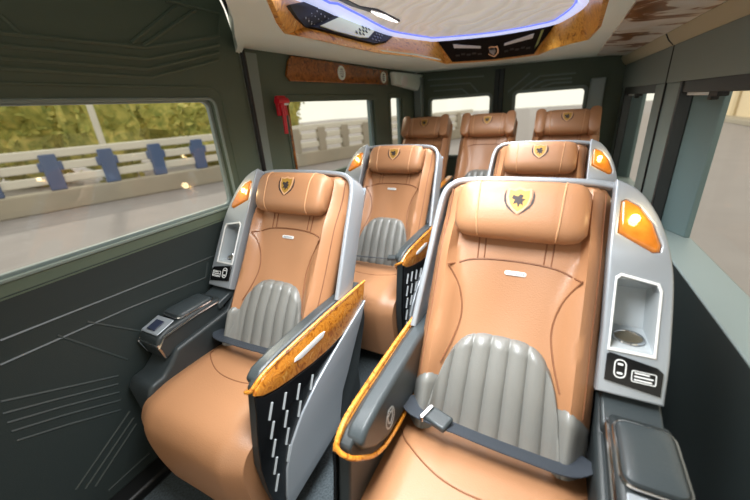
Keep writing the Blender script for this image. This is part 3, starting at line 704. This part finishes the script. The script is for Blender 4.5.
    bd = obj('burl_band', plate(yz(band), [], .012, Oa, Ay, (0, 0, 1), .003), BURL, root)
    obj('band_badge', plate(yz([(-.33, .655), (-.36, .662), (-.50, .660), (-.505, .650), (-.47, .640), (-.345, .640)]), [], .004, V((X(-.309), 0, 0)), Ay, (0, 0, 1), .001), WHITE, bd)
    fin = [(-.03, .62), (-.10, .60), (-.20, .568), (-.30, .535), (-.42, .490), (-.52, .435), (-.59, .37), (-.63, .30), (-.655, .20), (-.66, .13), (-.36, .17), (-.315, .185), (-.312, .22), (-.275, .32), (-.22, .38), (-.14, .48), (-.07, .56)]
    obj('silver_fin', plate(yz(fin), [], .014, V((X(-.312), 0, 0)), Ay, (0, 0, 1), .004), SILV, root, angle=40)
    gr = [(-.04, .618), (-.12, .585), (-.22, .560), (-.32, .560), (-.42, .572), (-.53, .594), (-.60, .612), (-.650, .632), (-.676, .654), (-.682, .60), (-.703, .50), (-.716, .40), (-.712, .30), (-.690, .13), (-.66, .13), (-.655, .20), (-.63, .30), (-.59, .37), (-.52, .435), (-.42, .490), (-.30, .535), (-.20, .568), (-.10, .60)]
    g_ = obj('grille_panel', plate(yz(gr), [], .008, V((X(-.305), 0, 0)), Ay, (0, 0, 1), .002), GLOSS, root)
    for cidx, (y0_, z0_, n_) in enumerate(((-.43, .535, 1), (-.50, .555, 3), (-.565, .575, 4), (-.625, .59, 5))):
        for k in range(n_):
            ya, za = y0_-.010*k, z0_-.068*k
            b = bmesh.new(); tube(b, [(X(-.3065), ya, za), (X(-.3065), ya-.024, za-.048)], .0042, 6); obj('chrome_slash', b, SILV2, g_)
    # round embossed badge on the pad's seat side
    O = V((X(-.2375), -.50, .615)); A2 = V((0, 1, 0)) if m > 0 else V((0, -1, 0))
    s2 = 1 if m > 0 else -1
    b = plate([(s2*0+.028*math.cos(t*math.pi/12), .034*math.sin(t*math.pi/12)) for t in range(24)], [[(.023*math.cos(t*math.pi/12), .029*math.sin(t*math.pi/12)) for t in range(24)]], .003, O, A2, (0, 0, 1))
    join(b, plate(shield(.045), [shield(.028)], .003, O, A2, (0, 0, 1)))
    obj('round_badge', b, SILV2, root)
    # ---- pedestal
    bm = bmesh.new(); box(bm, -.235, .235, -.64, -.02, 0, .36); obj('pedestal', bm, DARK, root, bevel=.01)
    # ---- seat belt
    pts = cr([(X(-.25), -.36, .560), (X(-.20), -.408, .562), (X(-.10), -.412, .556), (0, -.414, .550), (X(.10), -.414, .546), (X(.20), -.408, .542), (X(.252), -.36, .538)], 6)
    loops = []
    for i, p in enumerate(pts):
        a = pts[max(0, i-1)]; c_ = pts[min(len(pts)-1, i+1)]; T = (c_-a).normalized(); W_ = T.cross(V((0, .35, .94))).normalized(); N_ = W_.cross(T)
        loops.append([p+W_*.026+N_*.0015, p-W_*.026+N_*.0015, p-W_*.026-N_*.0015, p+W_*.026-N_*.0015])
    bl_ = obj('seat_belt', loft(bmesh.new(), loops), BELT, root, angle=60)
    bm = bmesh.new(); box(bm, -.036, .030, -.026, .026, -.009, .011)
    bmesh.ops.rotate(bm, verts=bm.verts[:], cent=(0, 0, 0), matrix=Matrix.Rotation(m*-.30, 3, 'Z')); bmesh.ops.translate(bm, verts=bm.verts[:], vec=(X(-.125), -.414, .566))
    bk_ = obj('buckle', bm, BLK, bl_, bevel=.006)
    bm = bmesh.new(); box(bm, -.006, .006, -.028, .028, -.006, .013)
    bmesh.ops.rotate(bm, verts=bm.verts[:], cent=(0, 0, 0), matrix=Matrix.Rotation(m*-.30, 3, 'Z')); bmesh.ops.translate(bm, verts=bm.verts[:], vec=(X(-.165), -.410, .570)); obj('buckle_tongue', bm, CHROME, bk_, bevel=.002)
    return root
r1 = make_captain(1, 'tan leather captain seat nearest the camera, in front on the right', (-.09, 1.12, 0))
l1 = make_captain(-1, 'tan leather captain seat beside the long left window', (-1.0, 1.17, 0))
r2 = copy_tree(r1); r2.location = (-.10, 2.20, 0); r2['label'] = 'captain seat directly behind the near right seat, only headrest and lit lamp showing'
l2 = copy_tree(l1); l2.location = (-.94, 2.13, 0); l2['label'] = 'captain seat in the second row on the left, seen past the aisle'

def make_rear(label, loc):
    root = thing('rear_seat', label, 'seat', loc, 'seats of the rear bench row')
    make_back(root, 1, hw=.235, top=.76, thick=.12); make_lumbar(root, 1); make_headrest(root, 1, hu=.165, hv=.70, half=.098, d0=.05, dep=.05)
    for s in (-1, 1):
        bm = bmesh.new(); loft(bm, [[B(s*(.185+x), .70+y*k, .03+d) for x, y in rr(.072, .205, .03)] for d, k in ((-.07, .9), (-.06, 1), (.05, 1), (.065, .96), (.07, .85))])
        obj('headrest_wing', bm, TAN, root, angle=50)
    obj('cushion', cushion_mesh(1, .24, [(-.33, .455), (-.42, .474), (-.55, .487), (-.66, .49), (-.735, .472), (-.765, .425), (-.765, .36), (-.75, .25), (-.74, .2)]), TAN, root, angle=60)
    bm = bmesh.new(); box(bm, -.20, .20, -.65, -.02, 0, .36); obj('pedestal', bm, DARK, root, bevel=.01)
    b = bmesh.new(); hexa(b, [(.238, -.62, .50), (.29, -.62, .50), (.29, -.10, .50), (.238, -.10, .50)], [(.238, -.60, .62), (.29, -.60, .62), (.29, -.10, .66), (.238, -.10, .66)]); ar = obj('armrest', b, BLK, root, bevel=.01)
    b = bmesh.new(); hexa(b, [(.243, -.59, .622), (.285, -.59, .622), (.285, -.12, .658), (.243, -.12, .658)], [(.246, -.585, .632), (.282, -.585, .632), (.282, -.125, .668), (.246, -.125, .668)]); obj('armrest_cap', b, BURL, ar)
    return root
b1 = make_rear('tan rear bench seat at the left end, by the left rear window', (-1.15, 3.30, .11))
b2 = copy_tree(b1); b2.location = (-.585, 3.30, .11); b2['label'] = 'middle tan seat of the rear row, in front of the join of the back doors'
b3 = copy_tree(b1); b3.location = (.015, 3.24, .11); b3['label'] = 'tan rear row seat at the right end, in front of the right back window'

# ============================================================ outside
GZ = -.65
bm = bmesh.new(); box(bm, -60, 60, -40, 90, GZ-.1, GZ); o = struct(obj('ground', bm, ROAD))
# barrier along the road
P0 = V((-12.56, 3.08, GZ)); D = V((1.9, 5.29, 0)).normalized(); Nn = V((D.y, -D.x, 0))
bar = thing('road_barrier', 'concrete road barrier with white rails and blue posts seen outside the left windows', 'barrier', P0)
def bb(b, t0, t1, n0, n1, z0, z1):
    c = [D*t0+Nn*n0, D*t1+Nn*n0, D*t1+Nn*n1, D*t0+Nn*n1]
    return hexa(b, [p+V((0, 0, z0)) for p in c], [p+V((0, 0, z1)) for p in c])
bm = bmesh.new(); bb(bm, -12, 22, -.35, 0, 0, .55); obj('concrete_base', bm, CONC, bar, bevel=.04)
for z0 in (.72, 1.06, 1.40):
    bm = bmesh.new(); bb(bm, -12, 22, -.20, -.10, z0, z0+.22); obj('rail', bm, RAILW, bar, bevel=.03)
t_ = 1.4-1.27*9-.2
while t_ < 21:
    bm = bmesh.new(); bb(bm, t_, t_+.36, -.26, -.04, .55, 1.50); bb(bm, t_-.08, t_+.44, -.25, -.06, 1.06, 1.30); obj('post', bm, RAILB if t_ < 5.6 else CONC, bar, bevel=.03); t_ += 1.27
# bushes beyond it
def bush(loc, r_, hgt, label, seed):
    rnd = random.Random(seed); root = thing('bush', label, 'bush', loc, 'bushes beyond the road barrier')
    bm = bmesh.new(); bmesh.ops.create_icosphere(bm, subdivisions=3, radius=1)
    for v in bm.verts:
        n_ = noise.noise(v.co*1.7+V((seed, 0, 0)))*.45+noise.noise(v.co*4+V((0, seed, 0)))*.22
        v.co = v.co*(1+n_); v.co = V((v.co.x*r_, v.co.y*r_, hgt/2+v.co.z*hgt/2))
        v.co.z = max(v.co.z, 0)
    faces = [f.calc_center_median() for f in bm.faces]
    for c in faces:
        for k in range(3):
            q = c+V((rnd.uniform(-.25, .25), rnd.uniform(-.25, .25), rnd.uniform(-.2, .3))); a = V((rnd.gauss(0, 1), rnd.gauss(0, 1), rnd.gauss(0, 1))).normalized()*.16; b_ = a.cross(V((rnd.gauss(0, 1), rnd.gauss(0, 1), 1))).normalized()*.09
            bm.faces.new([bm.verts.new(p) for p in (q-a, q+b_, q+a, q-b_)])
    obj('foliage', bm, LEAF, root, False)
    bm = bmesh.new(); tube(bm, [(0, 0, 0), (.05, 0, hgt*.4)], .09, 8); obj('trunk', bm, BURLD, root)
BN = ['yellow green bush at the far left edge of the long window', 'second bush from the left beyond the road barrier', 'low bush just left of the white lamp pole', 'tall bush just right of the white lamp pole', 'rounded bush in the right half of the long window', 'rightmost bush fully seen through the long left window', 'bush beyond the barrier, half behind the rear edge of the long window', 'farthest bush along the barrier, past the rear edge of the door']
for i, (t, nn, r_, hgt) in enumerate([(-4.9, -3.0, 1.4, 3.8), (-1.3, -3.0, 1.4, 3.4), (1.0, -7.4, 1.4, 4.4), (3.4, -4.9, 1.3, 4.1), (7.0, -2.6, 1.4, 3.3), (9.3, -5.2, 1.5, 3.7), (6.6, -10.5, 2.0, 5.4), (12.5, -9.0, 2.1, 5.0)]):
    p = P0+D*t+Nn*nn
    bush(p, r_, hgt, BN[i], i+1)
pl = at(119, 190, x=-12.9); pl.z = GZ
lp = thing('lamp_pole', 'slim white pole standing behind the road barrier outside the left window', 'pole', pl)
bm = bmesh.new(); tube(bm, [(0, 0, 0), (0, 0, 6)], .09, 10); obj('pole', bm, RAILW, lp); bm = bmesh.new(); tube(bm, [(0, 0, 0), (0, 0, .25)], .16, 10); obj('pole_base', bm, CONC, lp)
# pale building on the right side of the street
rb = thing('street_wall', 'long pale cream building wall across the street seen through the right windows', 'wall', (9, 12, GZ))
bm = bmesh.new(); box(bm, 0, .5, -22, 30, 0, 6); obj('rendered_wall', bm, BWALL, rb)
for k in range(14):
    bm = bmesh.new(); box(bm, -.12, 0, -20+k*3.4, -19.5+k*3.4, 0, 6); obj('pilaster', bm, mat('pilaster', (206, 188, 156), .9) if k == 0 else bpy.data.materials['pilaster'], rb)
bm = bmesh.new(); box(bm, -.8, 0, -22, 30, 0, .25); obj('kerb', bm, CONC, rb, bevel=.03)
